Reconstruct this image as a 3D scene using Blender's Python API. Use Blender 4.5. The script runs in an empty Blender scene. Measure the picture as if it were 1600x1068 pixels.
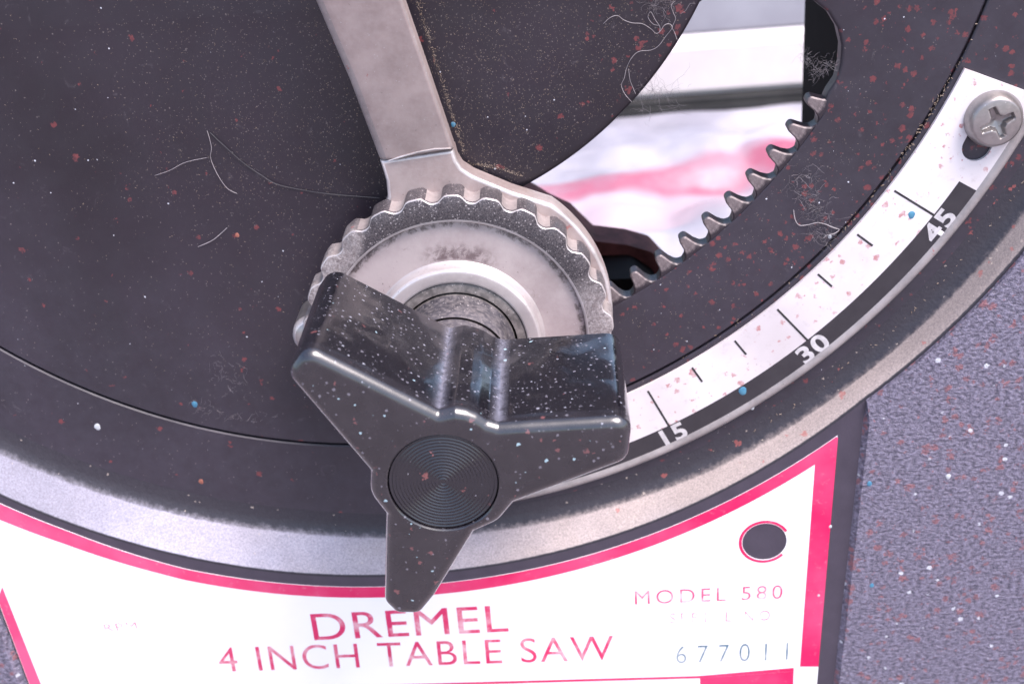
import bpy, bmesh, math, random
import numpy as np
from mathutils import Vector, Matrix
from mathutils.geometry import tessellate_polygon
S = 0.001                      # everything below is written in millimetres
R = math.radians
scene = bpy.context.scene
COL = scene.collection
random.seed(7)

# ------------------------------------------------------------------ camera
cam_d = bpy.data.cameras.new('camera')
cam = bpy.data.objects.new('camera', cam_d); COL.objects.link(cam)
rt = Vector((0.99721586, 0.01722629, -0.07255199)); up = Vector((0.05682133, 0.45452464, 0.88891996)); fw = Vector((-0.04828946, 0.89056758, -0.45228035))
M = Matrix((rt, up, -fw)).transposed().to_4x4()
M.translation = Vector((26.73027955, -152.74623914, 16.01354496)) * S
cam.matrix_world = M
cam_d.sensor_width = 36.0
cam_d.lens = 2038.69 / 1600 * 36
cam_d.clip_start = 0.01; cam_d.clip_end = 200
cam_d.dof.use_dof = True
cam_d.dof.focus_distance = (Vector((17, -13, -46)) * S - M.translation).dot(fw)
cam_d.dof.aperture_fstop = 45
scene.camera = cam

# ------------------------------------------------------------------ sky, sun, exposure
SUN_EL, SUN_AZ = 62, 128       # azimuth clockwise from +Y
world = bpy.data.worlds.new('World'); scene.world = world; world.use_nodes = True
nt = world.node_tree; nt.nodes.clear()
sky = nt.nodes.new('ShaderNodeTexSky'); sky.sky_type = 'NISHITA'; sky.sun_disc = False
sky.sun_elevation = R(SUN_EL); sky.sun_rotation = R(SUN_AZ); sky.air_density = 1.0; sky.dust_density = 3.0; sky.ozone_density = 1.0
bg = nt.nodes.new('ShaderNodeBackground'); bg.inputs[1].default_value = 0.10
wo = nt.nodes.new('ShaderNodeOutputWorld')
nt.links.new(sky.outputs[0], bg.inputs[0]); nt.links.new(bg.outputs[0], wo.inputs[0])
sun_d = bpy.data.lights.new('sun', 'SUN'); sun_d.energy = 1.5; sun_d.angle = R(30); sun_d.color = (1, 0.90, 0.93)
sun = bpy.data.objects.new('sun', sun_d); COL.objects.link(sun)
tosun = Vector((math.sin(R(SUN_AZ)) * math.cos(R(SUN_EL)), math.cos(R(SUN_AZ)) * math.cos(R(SUN_EL)), math.sin(R(SUN_EL))))
sun.rotation_euler = tosun.to_track_quat('Z', 'Y').to_euler()
scene.view_settings.view_transform = 'Standard'; scene.view_settings.look = 'None'
scene.view_settings.gamma = 1.0; scene.view_settings.use_curve_mapping = False
scene.view_settings.exposure = 2.0

# ------------------------------------------------------------------ materials
class NB:
    """small node builder; coordinates are object coordinates in mm"""
    def __init__(s, name):
        s.m = bpy.data.materials.new(name); s.m.use_nodes = True
        s.t = s.m.node_tree; s.t.nodes.clear()
        s.out = s.n('ShaderNodeOutputMaterial'); s.b = s.n('ShaderNodeBsdfPrincipled')
        s.t.links.new(s.b.outputs[0], s.out.inputs[0])
        tc = s.n('ShaderNodeTexCoord'); v = s.n('ShaderNodeVectorMath'); v.operation = 'SCALE'; v.inputs[3].default_value = 1000
        s.t.links.new(tc.outputs['Object'], v.inputs[0]); s.co = v.outputs[0]
        sp = s.n('ShaderNodeSeparateXYZ'); s.l(s.co, sp.inputs[0]); s.x, s.y, s.z = sp.outputs
    def n(s, k): return s.t.nodes.new(k)
    def l(s, a, b): s.t.links.new(a, b)
    def put(s, sock, v):
        if hasattr(v, 'is_output'): s.l(v, sock)
        elif isinstance(v, (tuple, list)): sock.default_value = (*v, 1) if len(v) == 3 else v
        else: sock.default_value = v
    def math(s, op, a, b=0.0, clamp=False):
        n = s.n('ShaderNodeMath'); n.operation = op; n.use_clamp = clamp
        s.put(n.inputs[0], a); s.put(n.inputs[1], b); return n.outputs[0]
    def mix(s, f, a, b):
        n = s.n('ShaderNodeMix'); n.data_type = 'RGBA'
        s.put(n.inputs[0], f); s.put(n.inputs[6], a); s.put(n.inputs[7], b); return n.outputs[2]
    def rng(s, v, a, b, c=0.0, d=1.0, smooth=True):
        n = s.n('ShaderNodeMapRange'); n.interpolation_type = 'SMOOTHSTEP' if smooth else 'LINEAR'
        s.put(n.inputs[0], v)
        for i, k in enumerate((a, b, c, d)): s.put(n.inputs[i + 1], k)
        return n.outputs[0]
    def noise(s, scale, detail=3, rough=0.55, dist=0.0, off=None, stretch=None):
        n = s.n('ShaderNodeTexNoise'); n.inputs['Scale'].default_value = scale; n.inputs['Detail'].default_value = detail
        n.inputs['Roughness'].default_value = rough; n.inputs['Distortion'].default_value = dist
        c = s.co
        if off or stretch:
            mp = s.n('ShaderNodeMapping'); s.l(c, mp.inputs[0])
            if off: mp.inputs['Location'].default_value = off
            if stretch: mp.inputs['Scale'].default_value = stretch
            c = mp.outputs[0]
        s.l(c, n.inputs['Vector']); return n.outputs[0]
    def specks(s, scale, rmin, rmax, prob, warp=0.0, off=(0, 0, 0), soft=0.25):
        """mask of separate round or ragged spots: about one cell per 1/scale mm"""
        c = s.co
        mp = s.n('ShaderNodeMapping'); s.l(c, mp.inputs[0]); mp.inputs['Location'].default_value = off; c = mp.outputs[0]
        if warp:
            nz = s.n('ShaderNodeTexNoise'); nz.inputs['Scale'].default_value = scale * 3.2; nz.inputs['Detail'].default_value = 2; s.l(c, nz.inputs['Vector'])
            sub = s.n('ShaderNodeVectorMath'); sub.operation = 'SUBTRACT'; s.l(nz.outputs['Color'], sub.inputs[0]); sub.inputs[1].default_value = (.5, .5, .5)
            ma = s.n('ShaderNodeVectorMath'); ma.operation = 'MULTIPLY_ADD'; s.l(sub.outputs[0], ma.inputs[0]); ma.inputs[1].default_value = (warp / scale,) * 3; s.l(c, ma.inputs[2]); c = ma.outputs[0]
        v = s.n('ShaderNodeTexVoronoi'); v.inputs['Scale'].default_value = scale; s.l(c, v.inputs['Vector'])
        sp = s.n('ShaderNodeSeparateColor'); s.l(v.outputs['Color'], sp.inputs[0])
        rad = s.rng(s.math('POWER', sp.outputs[0], 2.0), 0, 1, rmin, rmax, False)
        gate = s.math('LESS_THAN', sp.outputs[1], prob)
        d = s.math('SUBTRACT', rad, v.outputs['Distance'])
        return s.math('MULTIPLY', s.rng(d, 0, soft * rmax, 0, 1), gate)
    def bump(s, h, strength=0.3, dist=0.1):
        n = s.n('ShaderNodeBump'); n.inputs['Strength'].default_value = strength; n.inputs['Distance'].default_value = dist * S
        s.put(n.inputs['Height'], h); s.l(n.outputs[0], s.b.inputs['Normal'])
    def set(s, col=None, rough=None, metal=None, spec=None, coat=None, sheen=None):
        for k, v in (('Base Color', col), ('Roughness', rough), ('Metallic', metal), ('Specular IOR Level', spec), ('Coat Weight', coat)):
            if v is not None: s.put(s.b.inputs[k], v)
        return s.m

TAN = (0.125, 0.092, 0.070); PALE = (0.18, 0.165, 0.175); RED = (0.30, 0.045, 0.045)

def m_plate():
    b = NB('black_painted_plate')
    big = b.noise(0.035, 4, .6)
    c = b.mix(b.rng(big, .3, .7), (0.0128, 0.0090, 0.0138), (0.0225, 0.0164, 0.0245))
    haze = b.noise(0.11, 5, .65, off=(9, 0, 4))
    upper = b.rng(b.z, -62, -12)
    mid = b.math('MULTIPLY', b.rng(b.x, -32, -8), b.rng(b.x, 62, 30))
    dens = b.math('ADD', 0.05, b.math('MULTIPLY', b.math('MULTIPLY', upper, mid), 0.55))
    dens = b.math('MULTIPLY', dens, b.rng(haze, .33, .62, .25, 1.25))
    g1 = b.specks(3.3, .12, .34, dens, .8)
    g2 = b.specks(1.9, .05, .26, b.math('MULTIPLY', dens, .75), .9, (5, 3, 1))
    c = b.mix(b.math('MULTIPLY', g1, .75), c, b.mix(b.noise(.9), TAN, PALE))
    c = b.mix(b.math('MULTIPLY', g2, .8), c, b.mix(b.noise(.7), (.17, .13, .10), (.17, .155, .168)))
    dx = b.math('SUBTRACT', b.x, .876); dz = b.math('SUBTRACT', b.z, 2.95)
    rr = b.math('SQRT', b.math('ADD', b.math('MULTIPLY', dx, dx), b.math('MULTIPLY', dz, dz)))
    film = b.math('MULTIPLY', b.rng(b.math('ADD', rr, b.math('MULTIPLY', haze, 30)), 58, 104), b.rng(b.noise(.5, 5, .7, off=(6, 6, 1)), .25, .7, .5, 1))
    c = b.mix(b.math('MULTIPLY', film, .06), c, (.30, .30, .40))  # bluish reflection towards the rim, painted as a pale dusty film
    scuff = b.math('MULTIPLY', b.rng(b.noise(.35, 6, .75, 1.2, (3, 0, 7)), .60, .72), .10)
    c = b.mix(scuff, c, (.30, .27, .29))
    side = b.rng(b.x, 20, 62, .05, 1)
    r1 = b.specks(1.05, .12, .50, b.math('MULTIPLY', side, .58), .8, (1, 2, 3))
    r2 = b.specks(.5, .08, .27, b.math('MULTIPLY', side, .5), .9, (7, 2, 9))
    r3 = b.specks(.2, .04, .115, .4, .5, (2, 8, 5))
    rr = b.math('MAXIMUM', b.math('MAXIMUM', r1, r2), r3)
    c = b.mix(b.math('MULTIPLY', rr, b.rng(b.noise(1.5), .3, .6, .35, .85)), c, b.mix(b.noise(.4, off=(4, 4, 4)), (.125, .020, .026), (.19, .052, .052)))
    w = b.specks(.9, .04, .13, .06, .2, (3, 9, 5))
    c = b.mix(b.math('MULTIPLY', w, .9), c, (.62, .64, .70))
    ro = b.rng(b.noise(.25, 4), .3, .7, .36, .52)
    b.bump(b.math('ADD', b.math('MULTIPLY', b.noise(2.2, 4, .6), .35), g2), .25, .06)
    return b.set(c, ro, 0, .5)

def m_crinkle():
    b = NB('black_crinkle_paint')
    n = b.noise(1.9, 4, .62, .15, None, (.8, 1, 1.2)); n2 = b.noise(6.5, 2, .6)
    c = b.mix(b.rng(n, .3, .7), (.060, .054, .082), (.225, .206, .280))
    r1 = b.specks(.9, .16, .62, .7, .9); r2 = b.specks(.45, .14, .46, .6, 1.0, (5, 2, 1))
    rr = b.math('MULTIPLY', b.math('MAXIMUM', r1, r2), b.rng(n, .3, .6, .25, .8))
    c = b.mix(rr, c, b.mix(b.noise(.4), (.20, .055, .062), (.30, .12, .12)))
    w = b.specks(.8, .08, .42, .5, .3, (1, 7, 3)); w2 = b.specks(2.0, .1, .42, .4, .4)
    c = b.mix(b.math('MULTIPLY', w, .8), c, (.60, .62, .68)); c = b.mix(b.math('MULTIPLY', w2, .5), c, (.38, .37, .42))
    b.bump(b.math('ADD', n, b.math('MULTIPLY', n2, .4)), .8, .45)
    return b.set(c, .38, 0, .5)

def m_smooth_field():
    b = NB('black_smooth_paint')
    c = b.mix(b.noise(.3, 4), (.034, .028, .042), (.066, .056, .078))
    r1 = b.specks(.6, .1, .34, b.math('MULTIPLY', b.rng(b.x, 0, 50, .05, 1), .3), .9)
    c = b.mix(b.math('MULTIPLY', r1, .6), c, (.30, .07, .07))
    w = b.specks(.9, .06, .2, .12, .3); c = b.mix(b.math('MULTIPLY', w, .7), c, (.5, .5, .56))
    b.bump(b.noise(2.4, 3), .25, .1)
    return b.set(c, .42, 0, .5)

def m_chamfer():
    b = NB('dusty_black_ledge')
    at = b.n('ShaderNodeAttribute'); at.attribute_name = 'dust'
    d = at.outputs['Fac']
    nz = b.noise(1.3, 5, .7); big = b.noise(.06, 3, .6)
    m = b.rng(b.math('ADD', d, b.math('MULTIPLY', b.math('SUBTRACT', nz, .5), .42)), .34, .70)
    m = b.math('MULTIPLY', m, b.math('MULTIPLY', b.rng(big, .38, .60, .82, 1.0), b.math('MULTIPLY', b.rng(b.math('ADD', b.x, b.math('MULTIPLY', b.noise(.1, 3, off=(9, 9, 9)), 30)), -42, -8, .62, 1), b.rng(b.x, 95, 35, .7, 1))))
    m = b.math('MULTIPLY', m, b.rng(b.noise(5, 2), .3, .7, .75, 1))
    base = b.mix(nz, (.02, .018, .025), (.045, .042, .052))
    dust = b.mix(b.rng(b.math('ADD', b.x, b.math('MULTIPLY', b.noise(.08, 3, off=(5, 1, 2)), 60)), -20, 75), (.44, .43, .53), (.42, .355, .335))  # pale ledge tone: settled dust plus sky reflection painted into it
    c = b.mix(b.math('MULTIPLY', m, b.rng(b.noise(3.2, 4, .75), .3, .62, .72, 1)), base, dust)
    g = b.specks(1.4, .05, .3, .2, .6); c = b.mix(b.math('MULTIPLY', g, .6), c, (.45, .38, .33))
    r1 = b.specks(.6, .1, .4, b.math('MULTIPLY', b.rng(b.x, 10, 60, .02, 1), .22), .9); c = b.mix(b.math('MULTIPLY', r1, .55), c, (.34, .09, .08))
    b.bump(b.noise(2.5, 4), .45, .16)
    return b.set(c, b.rng(m, 0, .5, .40, .95), 0, .35)

def m_knob():
    b = NB('glossy_black_plastic')
    big = b.noise(.2, 4, .6, .6)
    c = b.mix(b.noise(.5), (.0045, .004, .006), (.009, .0075, .0105))
    sides = b.rng(b.y, -38.6, -36.4)                      # the wings' sides are far dustier than their handled faces
    f = b.math('MULTIPLY', b.rng(big, .3, .65, .3, 1.0), b.rng(sides, 0, 1, .2, 1))
    g1 = b.specks(3.6, .12, .42, b.math('MULTIPLY', f, .5), .7)
    g2 = b.specks(2.0, .10, .42, b.math('MULTIPLY', f, .8), .6, (3, 5, 7))
    g3 = b.specks(1.4, .08, .24, b.math('MULTIPLY', f, .7), .4, (6, 5, 2))
    c = b.mix(b.math('MULTIPLY', g1, .30), c, (.20, .185, .22)); c = b.mix(b.math('MULTIPLY', g2, .45), c, (.28, .27, .32)); c = b.mix(b.math('MULTIPLY', g3, .8), c, (.27, .275, .32))
    r = b.specks(.7, .08, .24, .25, .6, (4, 1, 1)); c = b.mix(b.math('MULTIPLY', r, .55), c, (.22, .075, .075))
    bl = b.specks(.7, .05, .18, .2, .3, (1, 4, 8)); c = b.mix(b.math('MULTIPLY', bl, .8), c, (.36, .52, .58))  # blue-white specks painted in for glints on the plastic
    at = b.n('ShaderNodeAttribute'); at.attribute_name = 'dust'
    crease = b.math('MULTIPLY', at.outputs['Fac'], b.rng(b.noise(1.6, 4, .7), .25, .65, .3, 1))
    c = b.mix(b.math('MULTIPLY', crease, .6), c, (.26, .26, .33))
    film = b.math('MULTIPLY', b.rng(b.noise(.35, 6, .7, off=(2, 2, 2)), .30, .75, 0.25, 1.0), b.rng(sides, 0, 1, .03, .003))  # front-face film: some dust, plus the ground's reflection put into the colour
    c = b.mix(film, c, (.38, .33, .40))
    ro = b.math('ADD', b.rng(b.noise(.5, 2, .5), .35, .7, .08, .16), b.rng(sides, 0, 1, .16, 0))
    h = b.math('ADD', b.math('MULTIPLY', b.noise(.24, 1, .4, .2, None, (1, .7, 1)), b.rng(sides, 0, 1, .25, 1.0)), b.math('MULTIPLY', b.noise(3.5, 2), .012))
    b.bump(h, .7, .75)
    b.b.inputs['Coat Roughness'].default_value = .16
    return b.set(c, ro, 0, .5, 1.0)

def m_disc():
    b = NB('turned_black_plastic')
    c = b.mix(b.noise(.6, 4), (.004, .004, .008), (.009, .009, .014))
    g2 = b.specks(1.6, .05, .22, .22, .5); c = b.mix(b.math('MULTIPLY', g2, .7), c, (.45, .44, .48))
    r = b.specks(.55, .08, .26, .12, .8, (4, 1, 1)); c = b.mix(b.math('MULTIPLY', r, .5), c, (.36, .12, .11))
    return b.set(c, .17, 0, .6, .6)

def m_metal(name, a, bcol, rough=.5, metal=.35, dark=0.0, speck=.25, stain=True):
    b = NB(name)
    c = b.mix(b.rng(b.noise(.18, 5, .62), .32, .68), a, bcol)
    c = b.mix(b.rng(b.noise(1.6, 3, off=(3, 3, 3)), .35, .7, 0, .22), c, (.42, .37, .355))
    sc = b.noise(.5, 4, .7, 0, None, (1, 1, 9)); c = b.mix(b.rng(sc, .6, .75, 0, .14), c, (.5, .46, .45))
    if stain:
        st = b.rng(b.noise(.3, 6, .75, .5, (8, 1, 4)), .60, .74, 0, .5); c = b.mix(st, c, (.13, .095, .085))
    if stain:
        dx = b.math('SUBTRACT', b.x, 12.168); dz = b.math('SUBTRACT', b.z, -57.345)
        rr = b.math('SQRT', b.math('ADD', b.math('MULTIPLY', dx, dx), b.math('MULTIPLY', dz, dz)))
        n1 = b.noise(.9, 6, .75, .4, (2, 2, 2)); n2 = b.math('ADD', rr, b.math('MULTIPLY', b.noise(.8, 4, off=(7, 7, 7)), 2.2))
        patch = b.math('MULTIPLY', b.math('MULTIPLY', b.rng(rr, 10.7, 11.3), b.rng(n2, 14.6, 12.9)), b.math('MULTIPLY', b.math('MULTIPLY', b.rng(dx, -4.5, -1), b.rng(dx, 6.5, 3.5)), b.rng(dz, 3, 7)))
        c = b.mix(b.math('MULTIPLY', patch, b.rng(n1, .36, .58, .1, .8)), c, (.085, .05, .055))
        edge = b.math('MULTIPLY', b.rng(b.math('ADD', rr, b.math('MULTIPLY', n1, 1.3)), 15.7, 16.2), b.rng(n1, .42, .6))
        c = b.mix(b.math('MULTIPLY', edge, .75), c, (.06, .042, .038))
    g = b.specks(3.4, .1, .32, speck, .6); c = b.mix(b.math('MULTIPLY', g, .6), c, (.48, .44, .435))
    dk = b.specks(2.4, .06, .26, speck * .5, .8, (1, 2, 7)); c = b.mix(b.math('MULTIPLY', dk, .55), c, (.10, .08, .08))
    r = b.specks(.42, .06, .2, .16, .8, (4, 6, 1)); c = b.mix(b.math('MULTIPLY', r, .65), c, (.34, .10, .095))
    b.bump(b.noise(2.8, 4, .6), .22, .08)
    return b.set(c, rough, metal, .5)

def m_tooth():
    b = NB('worn_rack_steel')
    n = b.noise(1.3, 5, .7)
    c = b.mix(b.rng(n, .3, .7), (.105, .083, .086), (.215, .178, .178))
    g = b.specks(3.0, .1, .35, .4, .6); c = b.mix(b.math('MULTIPLY', g, .6), c, (.09, .065, .062))
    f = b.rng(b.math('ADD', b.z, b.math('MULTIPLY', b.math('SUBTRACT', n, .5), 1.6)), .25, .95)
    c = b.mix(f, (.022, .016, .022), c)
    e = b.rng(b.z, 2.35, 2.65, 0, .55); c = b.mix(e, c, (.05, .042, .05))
    b.bump(b.noise(2.2, 4, .6), .35, .12)
    return b.set(c, .48, .15, .5)

def m_worn_ring():
    b = NB('worn_black_on_metal')
    grain = b.noise(5.5, 4, .7)
    sp = b.specks(3.6, .12, .45, .75, .9)
    # bare on the left of the ring and towards the lower right, still black at the top
    bare = b.math('MAXIMUM', b.rng(b.math('ADD', b.x, b.math('MULTIPLY', b.noise(.3, 4), 9)), 6.5, 3.0), b.rng(b.math('ADD', b.z, b.math('MULTIPLY', b.noise(.3, 4), 6)), -46, -51))
    bare = b.math('MULTIPLY', bare, b.rng(grain, .3, .55, .55, 1))
    c = b.mix(b.rng(grain, .35, .7), (.035, .030, .036), (.12, .105, .11))
    c = b.mix(b.math('MULTIPLY', sp, .75), c, (.40, .36, .365))
    c = b.mix(b.math('MULTIPLY', bare, .85), c, b.mix(b.rng(b.noise(2.4, 4, .7, .8), .35, .65), (.22, .185, .18), (.42, .38, .375)))
    r = b.specks(.42, .08, .24, .16, .8, (4, 6, 1)); c = b.mix(b.math('MULTIPLY', r, .65), c, (.34, .10, .095))
    b.bump(b.noise(2.6, 4, .6), .5, .12)
    return b.set(c, .45, .25, .5)

def m_simple(name, a, bcol, scale=.4, rough=.5, metal=0, spec=.5, bumpv=0.15, bs=2.0):
    b = NB(name); c = b.mix(b.rng(b.noise(scale, 5, .6), .3, .7), a, bcol); b.bump(b.noise(bs, 3), bumpv, .1)
    return b.set(c, rough, metal, spec)

def m_white_scale():
    b = NB('white_enamel')
    c = b.mix(b.rng(b.noise(.05, 4), .35, .65), (.52, .475, .485), (.66, .62, .635))
    c = b.mix(b.rng(b.noise(.9, 5, .7, off=(1, 1, 1)), .55, .75, 0, .3), c, (.36, .30, .29))
    r1 = b.specks(.95, .1, .46, .55, .7); r2 = b.specks(.42, .08, .30, .5, .8, (3, 1, 6))
    c = b.mix(b.math('MULTIPLY', b.math('MAXIMUM', r1, r2), b.rng(b.noise(1.6), .3, .65, .3, .8)), c, b.mix(b.noise(.5), (.36, .085, .09), (.42, .17, .165)))
    d = b.specks(.9, .04, .12, .1, .5, (5, 5, 2)); c = b.mix(b.math('MULTIPLY', d, .6), c, (.30, .2, .18))
    return b.set(c, .28, 0, .5)

def m_scale_black():
    b = NB('black_scale_print')
    c = b.mix(b.noise(.5, 4), (.018, .016, .02), (.04, .036, .042))
    r1 = b.specks(.55, .1, .4, .4, .8); c = b.mix(b.math('MULTIPLY', r1, .65), c, (.36, .09, .08))
    w = b.specks(1.2, .05, .2, .12, .4); c = b.mix(b.math('MULTIPLY', w, .6), c, (.5, .5, .54))
    return b.set(c, .35, 0, .5)

def m_label():
    b = NB('white_label_stock')
    c = b.mix(b.rng(b.noise(.08, 4), .3, .7), (.80, .785, .80), (.84, .83, .84))
    d = b.specks(.35, .02, .07, .2, .5); c = b.mix(b.math('MULTIPLY', d, .5), c, (.5, .33, .34))
    return b.set(c, .4, 0, .4)

def m_red_print(name='red_label_print', strong=(.62, .008, .095), pale=(.70, .085, .20)):
    b = NB(name)
    f = b.math('ADD', b.rng(b.noise(.06, 4, .6), .35, .65, 0, .7), b.rng(b.x, 10, -50, 0, .55), True)
    c = b.mix(f, strong, pale)
    c = b.mix(b.rng(b.noise(1.1, 5, .7), .58, .72, 0, .45), c, (.60, .25, .32))
    w = b.specks(.3, .04, .14, .3, .4); c = b.mix(b.math('MULTIPLY', w, .6), c, (.84, .68, .72))
    return b.set(c, .4, 0, .4)

def m_ink(name, col, fade0, fade1, amount=1.0, scale=.3, off=(0, 0, 0)):
    b = NB(name)
    f = b.rng(b.noise(scale, 5, .65, .3, off), fade0, fade1, 0, amount)
    return b.set(b.mix(f, col, (.80, .78, .79)), .4, 0, .4)

def m_ground():
    b = NB('grey_concrete')
    c = b.mix(b.rng(b.noise(.02, 6, .65), .3, .7), (.17, .145, .158), (.25, .215, .232))
    c = b.mix(b.specks(.25, .1, .3, .3, .8), c, (.14, .12, .13)); b.bump(b.noise(.4, 5), .3, .6)
    return b.set(c, .85, 0, .3)

def m_sheet():
    b = NB('printed_plastic_sheet')
    c = b.mix(b.rng(b.noise(.03, 5), .3, .7), (.20, .195, .23), (.34, .33, .365))
    w = b.math('ADD', b.math('ADD', b.y, b.math('MULTIPLY', b.x, -.16)), b.math('MULTIPLY', b.noise(.04, 2), 12))
    band = b.math('MULTIPLY', b.rng(w, 225, 231), b.rng(w, 246, 239)); pink = b.math('MULTIPLY', b.rng(w, 204, 210), b.rng(w, 230, 220))
    c = b.mix(b.math('MULTIPLY', pink, .6), c, (.40, .29, .32))
    c = b.mix(b.math('MULTIPLY', band, b.rng(b.noise(.05, 4, off=(5, 5, 5)), .35, .65, .6, 1)), c, (.29, .075, .12))
    return b.set(c, .4, 0, .4)

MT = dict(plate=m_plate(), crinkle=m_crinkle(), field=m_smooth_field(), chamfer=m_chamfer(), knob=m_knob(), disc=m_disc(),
    lever=m_metal('dull_plated_steel', (0.289, 0.229, 0.219), (0.395, 0.323, 0.308), .46, .35, speck=.2, stain=False),
    dish=m_metal('silver_painted_casting', (0.345, 0.281, 0.279), (0.440, 0.374, 0.368), .48, .3, speck=.25),
    boss=m_metal('bare_casting', (0.339, 0.300, 0.300), (0.443, 0.401, 0.399), .42, .4, speck=.4, stain=False),
    ring=m_worn_ring(), bare=m_metal('polished_edge_metal', (.40, .365, .36), (.60, .56, .56), .32, .5, speck=.5, stain=False),
    groove=m_metal('pale_worn_casting', (0.230, 0.194, 0.191), (0.317, 0.277, 0.270), .5, .25, speck=.3, stain=False),
    bush=m_metal('dusty_black_bushing', (0.056, 0.050, 0.050), (0.146, 0.130, 0.124), .4, .1, speck=.5, stain=False),
    cyl=m_metal('dusty_black_collar', (.028, .026, .033), (.075, .069, .080), .38, .1, speck=.9, stain=False), tooth=m_tooth(),
    white=m_white_scale(), sblack=m_scale_black(), print_white=m_simple('white_print', (.42, .40, .41), (.55, .53, .535), 1.2, .4, bumpv=0),
    line=m_simple('black_print', (0.016, 0.016, 0.016), (0.040, 0.036, 0.040), 1.0, .4, bumpv=0), lip=m_metal('grey_rolled_edge', (0.215, 0.194, 0.194), (0.315, 0.285, 0.285), .38, .25, speck=.1, stain=False),
    screw=m_metal('zinc_screw', (0.225, 0.206, 0.203), (0.345, 0.323, 0.315), .34, .7, speck=.2, stain=False), hole=m_simple('grimy_recess', (.03, .025, .022), (.12, .07, .045), .8, .7),
    label=m_label(), red=m_red_print(), ink=m_ink('red_ink', (.60, .025, .115), .42, .74, .6), ink2=m_ink('faded_red_ink', (.62, .065, .17), .40, .72, .6, .5, (3, 1, 2)),
    ink3=m_ink('faint_red_ink', (.54, .14, .22), .36, .66, .8, .8, (5, 1, 2)), blue=m_ink('blue_stamp_ink', (.035, .12, .17), .34, .8, .55, .5, (2, 6, 2)),
    inner=m_simple('black_inside', (.003, .002, .0025), (.006, .0045, .005), .2, .9, 0, .12), motor=m_simple('black_motor_casing', (.008, .005, .005), (.016, .010, .010), .2, .8, 0, .2),
    rust=m_simple('rusty_brown_bracket', (0.121, 0.030, 0.025), (0.260, 0.074, 0.064), .25, .8, bumpv=.6, bs=.6),
    board=m_simple('white_board', (0.548, 0.506, 0.506), (0.637, 0.597, 0.597), .03, .8), greyboard=m_simple('grey_board', (0.304, 0.298, 0.339), (0.385, 0.380, 0.425), .02, .8),
    tray=m_simple('black_tray', (0.008, 0.008, 0.009), (0.021, 0.021, 0.021), .1, .6), sheet=m_sheet(),
    ground=m_ground(), dustg=m_simple('sawdust_grain', (0.168, 0.119, 0.084), (0.322, 0.259, 0.210), 1.5, .9), lint=m_simple('pale_lint', (0.115, 0.104, 0.112), (0.216, 0.194, 0.209), 1.0, .8),
    hair=m_simple('pale_hair', (0.208, 0.188, 0.196), (0.336, 0.304, 0.312), .6, .45), hairdark=m_simple('dark_hair', (.012, .010, .012), (.03, .026, .03), .6, .4),
    paintblue=m_simple('blue_paint', (0.042, 0.168, 0.276), (0.072, 0.228, 0.336), .9, .4), paintorange=m_simple('orange_paint', (0.248, 0.077, 0.054), (0.297, 0.117, 0.081), .9, .4),
    paintwhite=m_simple('white_paint', (0.420, 0.444, 0.468), (0.480, 0.498, 0.516), .9, .4))

# ------------------------------------------------------------------ mesh helpers
C = (0.876, 2.95)                       # pivot of plate and scale on the front
G = (12.168, -57.345)                   # axis of the lock knob
def pol(r, a, c=C): return (c[0] + r * math.cos(R(a)), c[1] + r * math.sin(R(a)))
def V3(p, h): return Vector((p[0] * S, -h * S, p[1] * S))

class MB:
    def __init__(s): s.v = []; s.f = []; s.mi = []; s.att = []
    def vert(s, p, h, att=0.0):
        s.v.append(V3(p, h)); s.att.append(att); return len(s.v) - 1
    def face(s, ids, mi=0): s.f.append(tuple(ids)); s.mi.append(mi)
    def loop(s, pts, h, att=0.0): return [s.vert(p, h, att) for p in pts]
    def strip(s, a, b, mi=0, closed=True):
        n = len(a)
        for i in range(n if closed else n - 1):
            j = (i + 1) % n
            s.face((a[i], a[j], b[j], b[i]), mi)
    def cap(s, loops_ids, mi=0):
        pts = [[s.v[i] for i in L] for L in loops_ids]; flat = [i for L in loops_ids for i in L]
        for t in tessellate_polygon(pts): s.face([flat[k] for k in t], mi)
    def build(s, name, mats, parent=None, smooth=None, dust=False):
        me = bpy.data.meshes.new(name); me.from_pydata(s.v, [], s.f)
        for m in (mats if isinstance(mats, (list, tuple)) else [mats]): me.materials.append(MT[m])
        me.polygons.foreach_set('material_index', s.mi)
        if dust:
            a = me.attributes.new('dust', 'FLOAT', 'POINT'); a.data.foreach_set('value', s.att)
        bm = bmesh.new(); bm.from_mesh(me); bmesh.ops.remove_doubles(bm, verts=bm.verts, dist=1e-7); bmesh.ops.recalc_face_normals(bm, faces=bm.faces); bm.to_mesh(me); bm.free()
        if smooth is not None:
            me.polygons.foreach_set('use_smooth', [True] * len(me.polygons)); me.set_sharp_from_angle(angle=R(smooth))
        return link(name, me, parent)

def link(name, me, parent=None):
    o = bpy.data.objects.new(name, me); COL.objects.link(o)
    if parent:
        o.parent = parent; o.matrix_parent_inverse = Matrix.Translation(-wloc(parent))
    return o
def wloc(o):
    return o.location.copy()
def tag(o, label=None, cat=None, group=None, kind=None):
    for k, v in (('label', label), ('category', cat), ('group', group), ('kind', kind)):
        if v: o[k] = v
    return o
def bevel(o, w, seg=2, ang=35):
    m = o.modifiers.new('bevel', 'BEVEL'); m.width = w * S; m.segments = seg; m.limit_method = 'ANGLE'; m.angle_limit = R(ang); return o

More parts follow.
